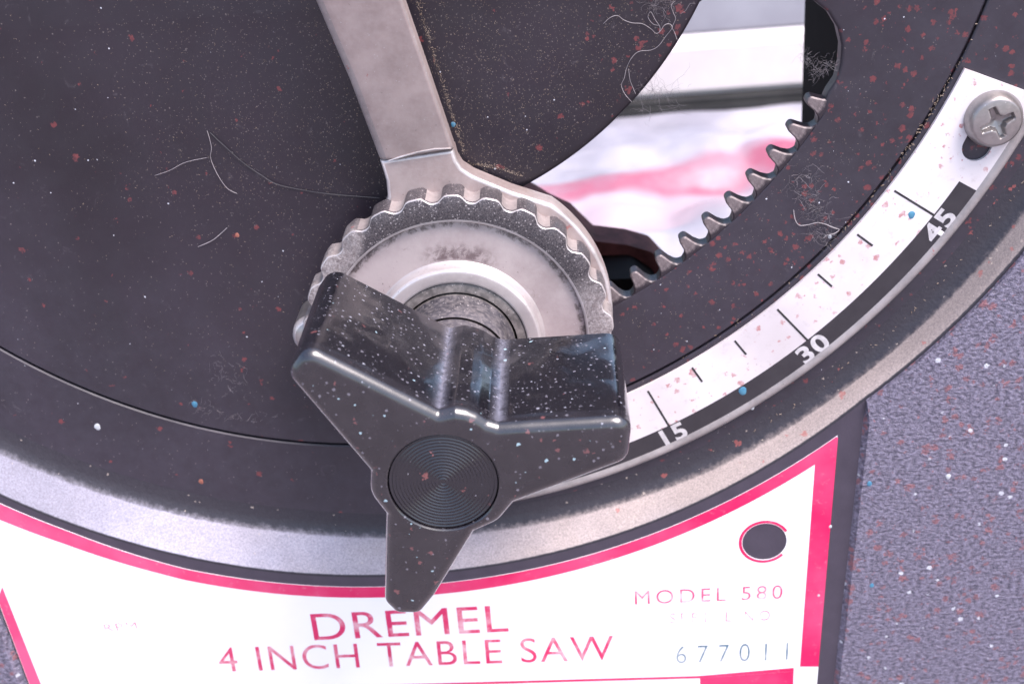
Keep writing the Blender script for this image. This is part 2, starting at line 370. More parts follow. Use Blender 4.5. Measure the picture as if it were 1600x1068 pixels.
def prism(name, pts, h0, h1, mat, parent=None, holes=(), smooth=35, bev=0, edge=None):
    """flat outline between two heights, optionally with holes and a rounded front edge of size bev"""
    b = MB(); loops_f, loops_b = [], []
    for k, P in enumerate([pts] + list(holes)):
        sgn = 1 if k == 0 else -1
        top = b.loop(offset(P, bev * sgn) if bev else P, h1); bot = b.loop(P, h0)
        if bev:
            prev = bot
            n = 4
            for q in range(n):
                a = q / n * math.pi / 2
                cur = b.loop(offset(P, bev * sgn * (1 - math.cos(a))) if q else P, h1 - bev + bev * math.sin(a))
                b.strip(prev, cur, 0 if edge is None or q == 0 else 1); prev = cur
            b.strip(prev, top, 0 if edge is None else 1)
        else: b.strip(bot, top)
        loops_f.append(top); loops_b.append(bot)
    b.cap(loops_f); b.cap(loops_b)
    return b.build(name, [mat] + ([edge] if edge else []), parent, smooth)

def area(P): return sum(P[i][0] * P[(i + 1) % len(P)][1] - P[(i + 1) % len(P)][0] * P[i][1] for i in range(len(P))) / 2
def offset(P, d):
    """inset by d (scalar or per-point list)"""
    if area(P) < 0: s = -1
    else: s = 1
    n = len(P); out = []
    for i in range(n):
        a, p, c = P[i - 1], P[i], P[(i + 1) % n]
        t1 = Vector((p[0] - a[0], p[1] - a[1])); t2 = Vector((c[0] - p[0], c[1] - p[1]))
        if t1.length < 1e-9: t1 = t2
        if t2.length < 1e-9: t2 = t1
        n1 = Vector((-t1.y, t1.x)).normalized(); n2 = Vector((-t2.y, t2.x)).normalized()
        m = n1 + n2
        m = n1 if m.length < 1e-6 else m.normalized()
        k = 1 / max(.5, m.dot(n1)); dd = d[i] if isinstance(d, list) else d
        out.append((p[0] + m.x * dd * k * s, p[1] + m.y * dd * k * s))
    return out
def roundp(P, rad, seg=6):
    n = len(P); out = []
    for i in range(n):
        r = rad[i] if isinstance(rad, (list, tuple)) else rad
        a, p, c = Vector(P[i - 1]), Vector(P[i]), Vector(P[(i + 1) % n])
        u = (a - p); w = (c - p); lu, lw = u.length, w.length; u.normalize(); w.normalize()
        th = math.acos(max(-1, min(1, u.dot(w))))
        if r <= 0 or th > math.pi - .02: out.append(tuple(p)); continue
        t = min(r / math.tan(th / 2), lu * .48, lw * .48)
        p0 = p + u * t; p2 = p + w * t
        bis = (u + w).normalized(); rr = t * math.tan(th / 2); cc = p + bis * (rr / math.sin(th / 2))
        s0 = math.atan2(p0.y - cc.y, p0.x - cc.x); s1 = math.atan2(p2.y - cc.y, p2.x - cc.x); ds = (s1 - s0 + math.pi) % (2 * math.pi) - math.pi
        for k in range(seg + 1):
            q = s0 + ds * k / seg; out.append((cc.x + rr * math.cos(q), cc.y + rr * math.sin(q)))
    return out
def arc(r, a0, a1, n, c=C): return [pol(r, a0 + (a1 - a0) * i / n, c) for i in range(n + 1)]
def lathe(name, prof, seg, c, mats, parent, smooth=40, capc=True):
    """prof: list of (r, h, material index) around an axis that points out of the front"""
    b = MB(); prev = None
    for r, h, mi in prof:
        cur = [b.vert(c, h)] * seg if r == 0 else b.loop([pol(r, 360 * i / seg, c) for i in range(seg)], h)
        if prev is not None:
            for i in range(seg):
                j = (i + 1) % seg; ids = []
                for k in (prev[i], prev[j], cur[j], cur[i]):
                    if k not in ids: ids.append(k)
                if len(ids) > 2: b.face(ids, mi)
        prev = cur
    return b.build(name, mats, parent, smooth)
def tube(name, pts, rad, mat, parent=None, sides=4, taper=True, builder=None):
    b = builder or MB(); n = len(pts); prev = None
    for i, p in enumerate(pts):
        t = (Vector(pts[min(i + 1, n - 1)]) - Vector(pts[max(i - 1, 0)]))
        t = t.normalized() if t.length > 1e-9 else Vector((1, 0, 0))
        u = t.cross(Vector((0.13, 1, 0.21))).normalized(); w = t.cross(u)
        r = rad * (0.5 if taper and i in (0, n - 1) else 1)
        ring = []
        for k in range(sides):
            q = Vector(p) + (u * math.cos(2 * math.pi * k / sides) + w * math.sin(2 * math.pi * k / sides)) * r
            b.v.append(q * S); b.att.append(0); ring.append(len(b.v) - 1)
        if prev: b.strip(prev, ring)
        prev = ring
    if builder is None: return b.build(name, mat, parent, 60)
def spline(P, per=6):
    out = []; n = len(P)
    for i in range(n - 1):
        p0, p1, p2, p3 = (Vector(P[max(i - 1, 0)]), Vector(P[i]), Vector(P[i + 1]), Vector(P[min(i + 2, n - 1)]))
        for k in range(per):
            t = k / per
            out.append(0.5 * ((2 * p1) + (p2 - p0) * t + (2 * p0 - 5 * p1 + 4 * p2 - p3) * t * t + (3 * p1 - p0 - 3 * p2 + p3) * t ** 3))
    out.append(Vector(P[-1])); return out

# ------------------------------------------------------------------ the place: ground
g = MB(); L = 15000
g.face([g.vert(p, 0) for p in ((-L, 0), (L, 0), (L, 1), (-L, 1))])
me = bpy.data.meshes.new('ground')
me.from_pydata([Vector(p) * S for p in ((-L, -L, -160), (L, -L, -160), (L, L, -160), (-L, L, -160))], [], [(0, 1, 2, 3)]); me.materials.append(MT['ground'])
tag(link('ground', me), 'grey concrete ground that the saw stands on', None, None, 'structure')

# ------------------------------------------------------------------ the saw
saw = bpy.data.objects.new('table_saw', None); COL.objects.link(saw); saw.location = (0, 0, -0.160); saw.empty_display_size = .02
tag(saw, 'black table saw front with lock knob, tilt lever, angle scale and worn white nameplate', 'table saw')

def box(name, x0, x1, y0, y1, z0, z1, mat, parent, bev=.8):
    b = MB(); P = [(x0, z0), (x1, z0), (x1, z1), (x0, z1)]
    a = b.loop(P, -y1); c = b.loop(P, -y0); b.strip(a, c); b.face(a); b.face(c)
    o = b.build(name, mat, parent); bevel(o, bev) if bev else None
    return o

# front panel: crinkle painted, open where the bowl and the smooth nameplate field lie
LIP = {-180: 95.5, -124: 94.8, -100: 95.2, -69: 95.4, -48: 95.3, -32: 96.6, 0: 98.5}
CRE = {-180: 92.5, -126: 90.6, -112: 90.3, -99: 90.2, -80: 91.6, -62: 93.4, -45: 94.1, -30: 95.0, 0: 96.5}
def ip(D, a):
    k = sorted(D)
    return float(np.interp(a, k, [D[q] for q in k]))
O = (0.0, 0.0); HP = 4.7; HF = 4.0
xr = lambda z: 61.5 + (z + 118.8) * (63.8 - 61.5) / 48.3 + 0
xl = lambda z: -58.3 - (z + 97.2) * 0.05
def lipp(a, d=0.0): return pol(ip(LIP, a) + d, a, O)
aR = -47.9; aL = -126.9
TOPZ = 5.0
a0 = math.degrees(math.asin(TOPZ / 98.5)); a1 = -180 - math.degrees(math.asin(TOPZ / 95.5))
def hole_loop(d):
    """panel inner edge: over the bowl rim, then round the nameplate field; d widens the field"""
    P = []
    for i in range(61): P.append(lipp(a0 + (aR - a0) * i / 60, .25))
    zR = P[-1][1]; zL = lipp(aL, .25)[1]
    for i in range(1, 21):
        z = zR + (-128 - zR) * i / 20; P.append((xr(z) + d, z - (d if i == 20 else 0)))
    for i in range(0, 21):
        z = -128 + (zL + 128) * i / 20
        P.append((xl(z) - d, z - (d if i == 0 else 0)))
    for i in range(1, 61): P.append(lipp(aL + (a1 - aL) * i / 60, .25))
    return P
b = MB()
inner = hole_loop(0.0); inner2 = hole_loop(.9); n_arc = 61
inner2[:61] = inner[:61]; inner2[101:] = inner[101:]
I2 = b.loop(inner2, HP); I1 = b.loop(inner, HF - .25)
for i in range(len(I1) - 1): b.face((I1[i], I1[i + 1], I2[i + 1], I2[i]))
outer = [(-112, TOPZ), (-112, -158), (112, -158), (112, TOPZ)]
OT = b.loop(outer, HP)
b.cap([I2 + OT])
OB = b.loop(outer, HP - 3); b.strip(OT, OB, closed=True)
panel = b.build('front_panel', 'crinkle', saw, 30)
fld = [lipp(aL + (aR - aL) * i / 60, .05) for i in range(61)] + [(xr(-128) + .4, -128.4), (xl(-128) - .4, -128.4)]
fld[0] = (fld[0][0] - .3, fld[0][1]); fld[60] = (fld[60][0] + .3, fld[60][1])
prism('nameplate_field', fld, HF - 1.2, HF, 'field', panel)

# sloping dusty bowl rim
b = MB(); NR = 300; rings = []
prof = [(-3.5, -.02, 0.0), (-1.6, .1, .08), (-.5, .45, .34), (.15, .95, .5), (.6, 1.4, .9), ('L', 3.3, 1.0), ('l', 3.85, .9), ('k', 4.02, .15), ('m', 4.0, 0.0), ('m', 1.5, 0.0)]
for d, h, at in prof:
    ring = []
    for i in range(NR + 1):
        a = a0 + (a1 - a0) * i / NR
        rc, rl = ip(CRE, a), ip(LIP, a)
        r = rl - .75 if d == 'L' else rl - .28 if d == 'l' else rl + .0 if d == 'k' else rl + .24 if d == 'm' else rc + d
        if d not in ('L', 'l', 'k', 'm'): r = min(r, rl - .9 - .1 * (prof[5][1] - h))
        w = 1.0
        if at > .2 and a > -60: w = max(.8, 1 - (a + 60) / 150)
        ring.append(b.vert(pol(r, a, O), h, at * w))
    rings.append(ring)
for A_, B_ in zip(rings, rings[1:]): b.strip(A_, B_, 0, False)
b.build('bowl_rim', 'chamfer', saw, 60, dust=True)

# outer ring of the bowl floor and the slotted plate in it
aT0 = math.degrees(math.asin((TOPZ - C[1]) / 79)); 
def half(r, n=150):
    a = math.degrees(math.asin((TOPZ - C[1]) / r)); return arc(r, a, -180 - a, n)
P = half(79.35) + half(96.5)[::-1]
b = MB(); A_ = b.loop(half(79.45), 0); B_ = b.loop([pol(min(95, ip(CRE, a0 + (a1 - a0) * i / 150) - 1.2), a0 + (a1 - a0) * i / 150, O) for i in range(151)], 0); D_ = b.loop(half(79.28), -.16); E_ = b.loop(half(79.28), -2.2)
b.strip(A_, B_, 0, False); b.strip(A_, D_, 0, False); b.strip(D_, E_, 0, False)
F_ = b.loop([pol(96, a0 + (a1 - a0) * i / 150, O) for i in range(151)], -2.2); b.strip(E_, F_, 0, False)
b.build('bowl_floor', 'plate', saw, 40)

RIN, ROOT = 47.95, 67.75
slot_pol = [(RIN, -27.4), (48.6, -26), (50.2, -24.2), (52.6, -22.7), (55.2, -21.9), (57.6, -21.8), (59.9, -22.15), (62.2, -22.85), (64.0, -24.0), (65.4, -25.5), (66.3, -27.2), (66.85, -28.8), (66.75, -30.2), (66.9, -31.2), (ROOT - .1, -31.9)]
slot_pol += [(ROOT, -32.5 - i * (43.5 / 60)) for i in range(61)]
slot_pol += [(66.2, -77.6), (62, -79), (57.8, -79.4), (53.5, -79), (49.5, -77.8)]
slot_pol += [(RIN, -76 + i * (48.0 / 60)) for i in range(61)]
slot = [pol(r, a) for r, a in slot_pol]
wts = []
for r, a in slot_pol: wts.append(.12 if r > 67 else (1.0 if r < 50 else .45))
b = MB()
disc_out = half(79.06)
dT = b.loop(disc_out, -.3); dI = b.loop(half(78.8), 0); dB = b.loop(disc_out, -2.2)
b.strip(dT, dI, 0, True); b.strip(dB, dT, 0, True)
loops = []
for q in range(5):
    t = q / 4 * math.pi / 2
    loops.append([b.vert(p, -(w * (1 - math.sin(t)))) for p, w in zip(offset(slot, [-w * (1 - math.cos(t)) * -1 if False else -w * (1 - math.cos(math.pi / 2 - t)) * 0 - w * (1 - math.cos(t)) for w in wts]), wts)])
low = b.loop(slot, -2.2); b.strip(low, loops[0], 0)
for q in range(4): b.strip(loops[q], loops[q + 1], 0)
b.cap([dI, loops[-1]]); b.cap([dB, low])
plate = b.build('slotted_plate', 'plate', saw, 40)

# rack teeth, each a mesh of its own sharing one shape
TP = roundp([(-1.95, -.1), (-1.95, .03), (-1.2, .34), (-.78, 1.2), (-.5, 2.7), (.5, 2.7), (.86, 1.2), (1.28, .32), (1.95, .03), (1.95, -.1)], [0, .05, .8, 1.2, .5, .5, 1.2, .8, .05, 0], 4)
tb = MB()
f0 = tb.loop(TP, -.04); f1 = tb.loop(TP, -2.1)
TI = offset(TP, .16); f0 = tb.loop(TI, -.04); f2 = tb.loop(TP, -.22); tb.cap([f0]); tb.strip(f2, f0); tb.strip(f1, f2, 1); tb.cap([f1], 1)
tooth0 = None
for i in range(12):
    a = -31.9 - i * 3.365
    p = pol(ROOT, a)
    if tooth0 is None:
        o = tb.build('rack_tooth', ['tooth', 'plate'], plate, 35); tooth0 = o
        # drop the stray first loop vertices
        bm = bmesh.new(); bm.from_mesh(o.data); bmesh.ops.delete(bm, geom=[v for v in bm.verts if not v.link_faces], context='VERTS'); bm.to_mesh(o.data); bm.free()
    else:
        o = tooth0.copy(); COL.objects.link(o); o.parent = plate; o.matrix_parent_inverse = Matrix.Translation(-wloc(plate))
    o.location = (p[0] * S, 0, p[1] * S)
    # tooth points at the pivot: local +z -> inward
    o.rotation_euler = (0, math.atan2(-math.cos(R(a)), -math.sin(R(a))), 0)

# ------------------------------------------------------------------ angle scale
SA0, SA1 = -23.35, -83.0
R0, R1, R2 = 79.95, 86.9, 90.35
ns = 90
band = roundp([pol(R0, SA0)] + [pol(R2, SA0 + (SA1 - SA0) * 0)] , 0) if False else None
outl = arc(R2 - .9, SA0, SA1, ns) + arc(R0, SA1, SA0, ns)
sl_c = [pol(86.0, -25.6), pol(86.25, -28.75)]
d = Vector(sl_c[1]) - Vector(sl_c[0]); d.normalize(); nn = Vector((-d.y, d.x)); sw = 1.75
slot_hole = [tuple(Vector(sl_c[0]) - d * 0 + nn * sw)]
for k in range(0, 13): t = math.pi * k / 12; slot_hole.append(tuple(Vector(sl_c[0]) + nn * sw * math.cos(t) - d * sw * math.sin(t)))
for k in range(0, 13): t = math.pi * k / 12; slot_hole.append(tuple(Vector(sl_c[1]) - nn * sw * math.cos(t) + d * sw * math.sin(t)))
slot_hole = slot_hole[1:]
HS = .5
scale = prism('angle_scale', outl, .05, HS, 'white', saw, [slot_hole], 35)
# rolled outer edge
b = MB(); prev = None
for i in range(ns + 1):
    a = SA0 + (SA1 - SA0) * i / ns
    ring = []
    for k, (dr, h) in enumerate(((-.9, .04), (-.9, HS + .004), (-.62, HS + .16), (-.3, HS + .3), (.05, HS + .26), (.3, HS), (.32, .05))):
        ring.append(b.vert(pol(R2 + dr, a), h))
    if prev: b.strip(prev, ring, 0, False)
    else: b.face(ring)
    prev = ring
b.face(prev); b.build('rolled_edge', 'lip', scale, 50)
prism('scale_print_band', arc(R2 - .86, -31.75, SA1, 70) + arc(R1, SA1, -31.75, 70), HS - .2, HS + .02, 'sblack', scale)
prism('slot_shade', [tuple(Vector(p)) for p in offset(slot_hole, -.3)], -.2, .06, 'hole', scale) if False else None
for a, long_ in ((-35.1, 1), (-40.05, 0), (-45.0, 0), (-49.85, 1), (-54.73, 0), (-59.45, 0), (-64.2, 1), (-69.0, 0), (-73.8, 0), (-78.7, 1)):
    ra, rb = 80.75, (R1 + .15 if long_ else 83.35); w = .14
    da = math.degrees(w / 84)
    prism('tick_mark', [pol(ra, a - da), pol(rb, a - da), pol(rb, a + da), pol(ra, a + da)], HS - .1, HS + .026, 'line', scale)

def text_mesh(name, body, mat, parent, place, width=None, cap=None, h=HS, bold=0.0, space=1.0, anchor='c'):
    """flat print; place(u, v) maps text mm to front coordinates"""
    cu = bpy.data.curves.new(name, 'FONT'); cu.body = body; cu.size = 1; cu.offset = bold; cu.space_character = space; cu.resolution_u = 6; cu.fill_mode = 'FRONT'
    o = bpy.data.objects.new(name, cu); COL.objects.link(o)
    dg = bpy.context.evaluated_depsgraph_get(); me = bpy.data.meshes.new_from_object(o.evaluated_get(dg)); bpy.data.objects.remove(o)
    co = np.array([v.co[:] for v in me.vertices]); lo, hi = co.min(0), co.max(0)
    sx = (width / (hi[0] - lo[0])) if width else (cap / (hi[1] - lo[1])); sy = cap / (hi[1] - lo[1])
    for v, c in zip(me.vertices, co):
        p = place((c[0] - (lo[0] + hi[0]) / 2) * sx, (c[1] - lo[1]) * sy); v.co = V3(p, h)
    me.materials.clear(); me.materials.append(MT[mat]); me.polygons.foreach_set('material_index', [0] * len(me.polygons))
    bm = bmesh.new(); bm.from_mesh(me); bm.normal_update()
    for f in bm.faces:
        if f.normal.y > 0: f.normal_flip()
    bm.to_mesh(me); bm.free()
    return link(name, me, parent)
for a, t in ((-35.6, '45'), (-50.0, '30'), (-64.2, '15')):
    e = Vector((-math.sin(R(a)), math.cos(R(a)))); iw = Vector((-math.cos(R(a)), -math.sin(R(a)))); c0 = Vector(pol(89.75, a))
    text_mesh('numeral', t, 'print_white', scale, lambda u, v: tuple(c0 + e * u + iw * v), 3.45 if t == '15' else 4.3, 2.7, HS + .034, .03, 1.12)

# pan head cross screw in the slot
b = MB(); seg, nr = 96, 36; SC = (78.1, -35.0); RS = 3.45; prev = None
ang0 = R(24)
for j in range(nr + 1):
    r = RS * j / nr; ring = []
    for i in range(seg):
        t = 2 * math.pi * i / seg; x, z = r * math.cos(t), r * math.sin(t)
        dome = 2.15 - .55 * (r / RS) ** 2
        if r / RS > .78: dome -= ((r / RS - .78) / .22) ** 2 * 1.15
        u, w = x * math.cos(ang0) + z * math.sin(ang0), -x * math.sin(ang0) + z * math.cos(ang0)
        u, w = abs(u), abs(w); big, sml = max(u, w), min(u, w)
        wd = .52 - .10 * big; dd = max(big - 1.95, sml - wd)
        core = r - .95; dd = min(dd, core)
        k = max(0, min(1, .5 - dd / .28)); k = k * k * (3 - 2 * k)
        dome -= k * (1.35 - .35 * r)
        ring.append(b.vert((SC[0] + x, SC[1] + z), HS + dome, k))
    if prev: b.strip(prev, ring)
    prev = ring
bs = b.loop([pol(RS, 360 * i / seg, SC) for i in range(seg)], HS); b.strip(prev, bs)
screw = b.build('scale_screw', 'screw', saw, 50)

# ------------------------------------------------------------------ nameplate
HL = HF + .08
def red_r(a): return 96.75 if a < -115 else 97.2
arcN = [pol(float(np.interp(a, [-131, -118, -108, -50], [96.0, 96.2, 97.1, 97.25])), a, O) for a in np.linspace(-126.2, -51.45, 70)]
XR = lambda z: 60.7 + (z + 76.3) * 0.033
XL = lambda z: -57.98 + (z + 97.2) * -0.045 - 0 if False else -57.98 - (z + 97.2) * 0.05
ZB = -126.0
outN = [(XL(arcN[0][1]), arcN[0][1])] + arcN[1:] + [(XR(ZB), ZB), (XL(ZB), ZB)]
hc = (51.25, -92.6)
holeN = [pol(3.05, 360 * i / 40, hc) for i in range(40)]
plate_n = prism('nameplate', outN, HF + .02, HL, 'label', saw, [holeN], 35)
tag(plate_n, 'worn white nameplate with faded red border and lettering')
# printed red border: along the arc, right side, left side
thick = lambda a: float(np.interp(a, [-126, -110, -95, -75, -51], [2.75, 1.95, 1.9, 1.85, 1.75]))
angs = np.linspace(-126.0, -54.3, 80)
def rN(a): return float(np.interp(a, [-131, -118, -108, -50], [96.0, 96.2, 97.1, 97.25]))
o_ = [pol(rN(a) + .03, a, O) for a in angs]; i_ = [pol(rN(a) + thick(a), a, O) for a in angs]
hpr = HL + .015
b = MB()
top = b.loop(o_, hpr); bot = b.loop(i_, hpr); b.strip(top, bot, 0, False)
zc = i_[-1][1]
RP = [pol(rN(a) + .03, a, O) for a in (-54.3, -53.6, -52.9, -52.2, -51.6)] + [(XR(-76.4) - .02, -76.4), (XR(-115.25) - .02, -115.25), (56.72, -115.1), i_[-1]]
b.face(b.loop(RP, hpr))
b.face(b.loop([(XL(-97) + .02, -96.0), (-56.75, -93.9), (-55.35, -113.5), (-54.6, ZB + .02), (XL(ZB) + .02, ZB + .02)], hpr))
b.build('red_border', 'red', plate_n)
b = MB()
b.face(b.loop([(-19.6, -114.65), (41.9, -116.0), (55.85, -115.25), (55.85, -115.9), (41.9, -116.45), (-19.6, -115.1)][0:6], hpr))
b.face(b.loop([(42.2, -116.45), (55.85, -115.92), (55.8, -125), (42.2, -125)], hpr))
b.build('red_box', 'red', plate_n)
b = MB()
Ao = [pol(3.55, a, hc) for a in np.linspace(28, 318, 50)]; Ai = [pol(3.12, a, hc) for a in np.linspace(28, 318, 50)]
b.strip(b.loop(Ao, hpr), b.loop(Ai, hpr), 0, False); b.build('hole_ring', 'red', plate_n)
def line_place(x0, z0, x1, z1):
    c = Vector(((x0 + x1) / 2, (z0 + z1) / 2)); e = (Vector((x1, z1)) - Vector((x0, z0))).normalized(); n = Vector((-e.y, e.x))
    return (lambda u, v: tuple(c + e * u + n * v)), (Vector((x1, z1)) - Vector((x0, z0))).length
for body, x0, z0, x1, z1, cp, mt, bo, sp in (
    ('DREMEL', -13.5, -106.1, 14.8, -106.15, 4.75, 'ink', 0, 1.06), ('4 INCH TABLE SAW', -28.2, -111.2, 29.7, -112.3, 4.55, 'ink', -.004, 1.1),
    ('MODEL 580', 33.1, -102.4, 53.9, -102.55, 2.4, 'ink2', -.004, 1.3), ('SERIAL NO', 38.0, -106.0, 52.2, -106.3, 1.75, 'ink3', -.012, 1.5),
    ('677011', 38.8, -113.45, 54.9, -113.7, 3.2, 'blue', -.012, 1.7), ('RPM', -43.7, -102.75, -38.9, -102.6, 1.3, 'ink3', -.012, 1.2)):
    f, w = line_place(x0, z0, x1, z1)
    text_mesh('lettering', body, mt, plate_n, f, w, cp, hpr, bo, sp)

# ------------------------------------------------------------------ tilt lever: arm, round eye, toothed wheel
HV = 3.6
eyeC = (G[0] + .3, G[1] + 1.25); RE = 19.25
def eye(a): return pol(RE, a, eyeC)
P = [(4.55, -34.4), (5.0, -37.0), (4.95, -39.0), (4.2, -40.6), (2.2, -43.0), (-1.2, -47.2), (-4.0, -52.0)]
P = P + [eye(a) for a in np.linspace(196, 410, 100)]
P += [(20.1, -39.4), (17.6, -38.1), (15.6, -37.05), (14.3, -36.0), (13.75, -34.9), (13.55, -33.6)]
lever = prism('tilt_lever', P, .6, HV, 'lever', saw, (), 40, .45, 'bare')
# the arm leaves the bend and rises slightly out of the bowl
b = MB()
st = [(0, (4.55, -34.4), (13.55, -33.5), HV - .05), (.02, (4.5, -34.2), (13.5, -33.3), HV + .28), (.04, (4.4, -33.9), (13.45, -33.0), HV + .34), (.5, (2.42, -24.0), (11.63, -23.87), 5.6), (1, (.04, -14.05), (9.8, -14.72), 7.5), (1.6, (-2.6, -3.0), (7.2, -4.6), 9.8), (2.4, (-6.0, 12.0), (3.8, 10.0), 12.5)]
rows = []
for t, l, r_, h in st:
    l, r_ = Vector(l), Vector(r_); e = (r_ - l).normalized(); row = []
    for d, dh in ((0, -2.6), (0, -1.1), (.12, -.62), (.42, -.25), (1.0, -.04), (1.6, 0)): row.append(b.vert(tuple(l + e * d), h + dh))
    W = (r_ - l).length
    for d, dh in ((W - .5, 0), (W - .2, -.06), (W - .05, -.22), (W, -.5), (W, -2.6)): row.append(b.vert(tuple(l + e * d), h + dh))
    rows.append(row)
for A_, B_ in zip(rows, rows[1:]):
    n = len(A_)
    for i in range(n):
        j = (i + 1) % n; b.face((A_[i], A_[j], B_[j], B_[i]), 1 if i in (2, 3, 7) else 0)
b.face(rows[0]); b.face(rows[-1])
b.build('arm', ['lever', 'groove'], lever, 45)
# raised bend line
tube('bend_ridge', [Vector((x, -(HV + .33), z)) for x, z in ((5.6, -34.35), (7.2, -33.95), (9.3, -33.5), (11.4, -33.25), (13.3, -33.3))], .13, 'bare', lever, 6)

# toothed wheel: 26 blunt teeth
NT, HG = 26, 7.4
def wheel_pts(ro, ri, per=12):
    P = []
    for i in range(NT * per):
        a = 360 * i / (NT * per) ; ph = ((a - 4.0) / (360 / NT) + .5) % 1.0 - .5
        x = abs(ph) * 2
        k = 1 - min(1, max(0, (x - .30) / .58)); k = k * k * (3 - 2 * k)
        P.append((pol(ri + (ro - ri) * k, a, G), k))
    return P
b = MB(); wp = wheel_pts(19.5, 18.6)
lays = [(0, HV - .1), (0, HG - .45), (.05, HG - .2), (.12, HG - .05), (.19, HG)]
ids = []
for d, h in lays:
    ids.append(b.loop([tuple(Vector(p) + (Vector(G) - Vector(p)).normalized() * d) for p, k in wp], h))
n = len(wp)
for q in range(len(ids) - 1):
    for i in range(n):
        j = (i + 1) % n
        mi = (0 if wp[i][1] + wp[j][1] > 1.1 else 1) if q == 0 else (0 if q == 1 else 2)
        b.face((ids[q][i], ids[q][j], ids[q + 1][j], ids[q + 1][i]), mi)
rin = [16.35, 16.2, 16.05, 15.95]; hin = [HG + .02, HG, HG - .12, HG - .75]
prev = ids[-1]
for k, (r, h) in enumerate(zip([17.4] + rin, [HG + .02] + hin)):
    cur = b.loop([pol(r, 360 * i / n, G) for i in range(n)], h); b.strip(prev, cur, 2 if k in (2, 3) else 0); prev = cur
b.build('toothed_wheel', ['ring', 'groove', 'bare'], lever, 40)
lathe('dished_face', [(16.1, HG - .8, 0), (15.7, HG - .72, 0), (13, HG - .5, 0), (11.2, HG - .4, 0), (10.6, HG - .3, 0), (9.8, HG - .3, 0)], 128, G, ['dish'], lever)
lathe('boss_ring', [(10.9, HG - .35, 0), (10.6, HG - .1, 0), (10.42, HG + .9, 0), (10.3, HG + 1.15, 1), (10.1, HG + 1.3, 1), (9.9, HG + 1.34, 0), (9.0, HG + 1.5, 0), (8.88, HG + 1.5, 1), (8.72, HG + 1.42, 1), (8.66, HG + 1.2, 0), (8.62, HG + .7, 0)], 128, G, ['boss', 'bare'], lever)
# pivot stub that shows beside the wheel
pin = lathe('stop_pin', [(2.6, .2, 0), (2.6, 5.4, 0), (2.5, 6.1, 1), (2.1, 6.6, 1), (1.4, 6.95, 0), (0, 7.05, 0)], 40, (-6.3, -56.0), ['screw', 'bare'], saw)

# ------------------------------------------------------------------ lock knob
HK, HB = 39.5, 19.6
hub = lambda a, r=8.6: (r * math.cos(R(a)), r * math.sin(R(a)))
kp = [(19.95, 6.45), (6.35, 6.35), hub(52), hub(60, 8.75), hub(68, 8.8), hub(76, 8.75), (0.45, 8.2), (-11.9, 16.55), (-14.35, 13.55), (-7.35, 1.55), (-7.75, -1.2), (-6.35, -3.9), (-7.85, -15.3), (-6.7, -17.0), (-4.1, -17.15), (-2.3, -14.9), (2.75, -6.7), (5.4, -5.5), (7.25, -3.25), (19.3, 1.25)]
kr = [1.7, .35, .8, 2, 2, .8, .35, 1.7, 1.7, .4, 3.0, .4, 1.4, 1.2, 1.2, 1.4, .4, 3.0, .4, 1.7]
kp = [(G[0] + x, G[1] + z) for x, z in kp]
ko = roundp(kp, kr, 6)
def resample(P, step):
    out = []
    for i in range(len(P)):
        a, c = Vector(P[i]), Vector(P[(i + 1) % len(P)]); m = max(1, int((c - a).length / step))
        for k in range(m): out.append(tuple(a + (c - a) * k / m))
    return out
ko = resample(ko, .45)
b = MB(); fr = 1.3; prev = b.loop(offset(ko, .5), HB); back = prev
for d, h in [(0, HB + .5), (-.02, HB + 7), (-.02, HB + 13)] + [(fr * (1 - math.cos(t)), HK - fr + fr * math.sin(t)) for t in [math.pi / 2 * k / 7 for k in range(8)]]:
    cur = b.loop(offset(ko, d), h); b.strip(prev, cur); prev = cur
    for vi, p in zip(cur, ko):                                     # two creases beside the hub: packed grime plus a painted pale highlight
        dd = min(math.hypot(p[0] - G[0] - 6.35, p[1] - G[1] - 6.35), math.hypot(p[0] - G[0] - .45, p[1] - G[1] - 8.2))
        b.att[vi] = max(0.0, 1 - dd / .75) if h < HK - fr + .05 else 0
DC = (G[0] + .12, G[1] - .1); RD = 5.86
hl = [pol(RD + .05, -360 * i / 72, DC) for i in range(72)]
h1 = b.loop(hl, HK); h2 = b.loop([pol(RD - .08, -360 * i / 72, DC) for i in range(72)], HK - .12); h3 = b.loop([pol(RD - .1, -360 * i / 72, DC) for i in range(72)], HK - .7)
b.cap([prev, h1]); b.strip(h1, h2); b.strip(h2, h3); b.cap([back])
knob = b.build('lock_knob', 'knob', saw, 42, True)
tag(knob, 'glossy black three-winged lock knob')
prof = [(RD - .12, HK - .7, 0), (RD - .2, HK - .34, 0)]
nring = 15
for i in range(nring * 4):
    t = i / (nring * 4); r = (RD - .3) * (1 - t); prof.append((r, HK - .36 + .07 * math.cos(2 * math.pi * i / 4), 0))
prof.append((0, HK - .36, 0))
lathe('end_disc', prof, 96, DC, ['disc'], knob, 80)
lathe('collar', [(8.63, HG + .9, 0), (8.6, HG + 1.25, 0), (7.75, HG + 1.6, 0), (7.55, HG + 1.62, 0), (7.5, HG + 1.2, 1), (7.25, HG + 1.2, 1), (7.2, HG + 1.75, 0), (6.95, HG + 2.2, 3), (6.85, HG + 4.6, 3), (6.8, HG + 6.6, 3), (6.72, HG + 6.75, 3), (6.45, HG + 6.8, 1), (6.4, HB + .3, 3), (3, HB + .3, 1)], 96, G, ['bush', 'inner', 'boss', 'cyl'], knob)

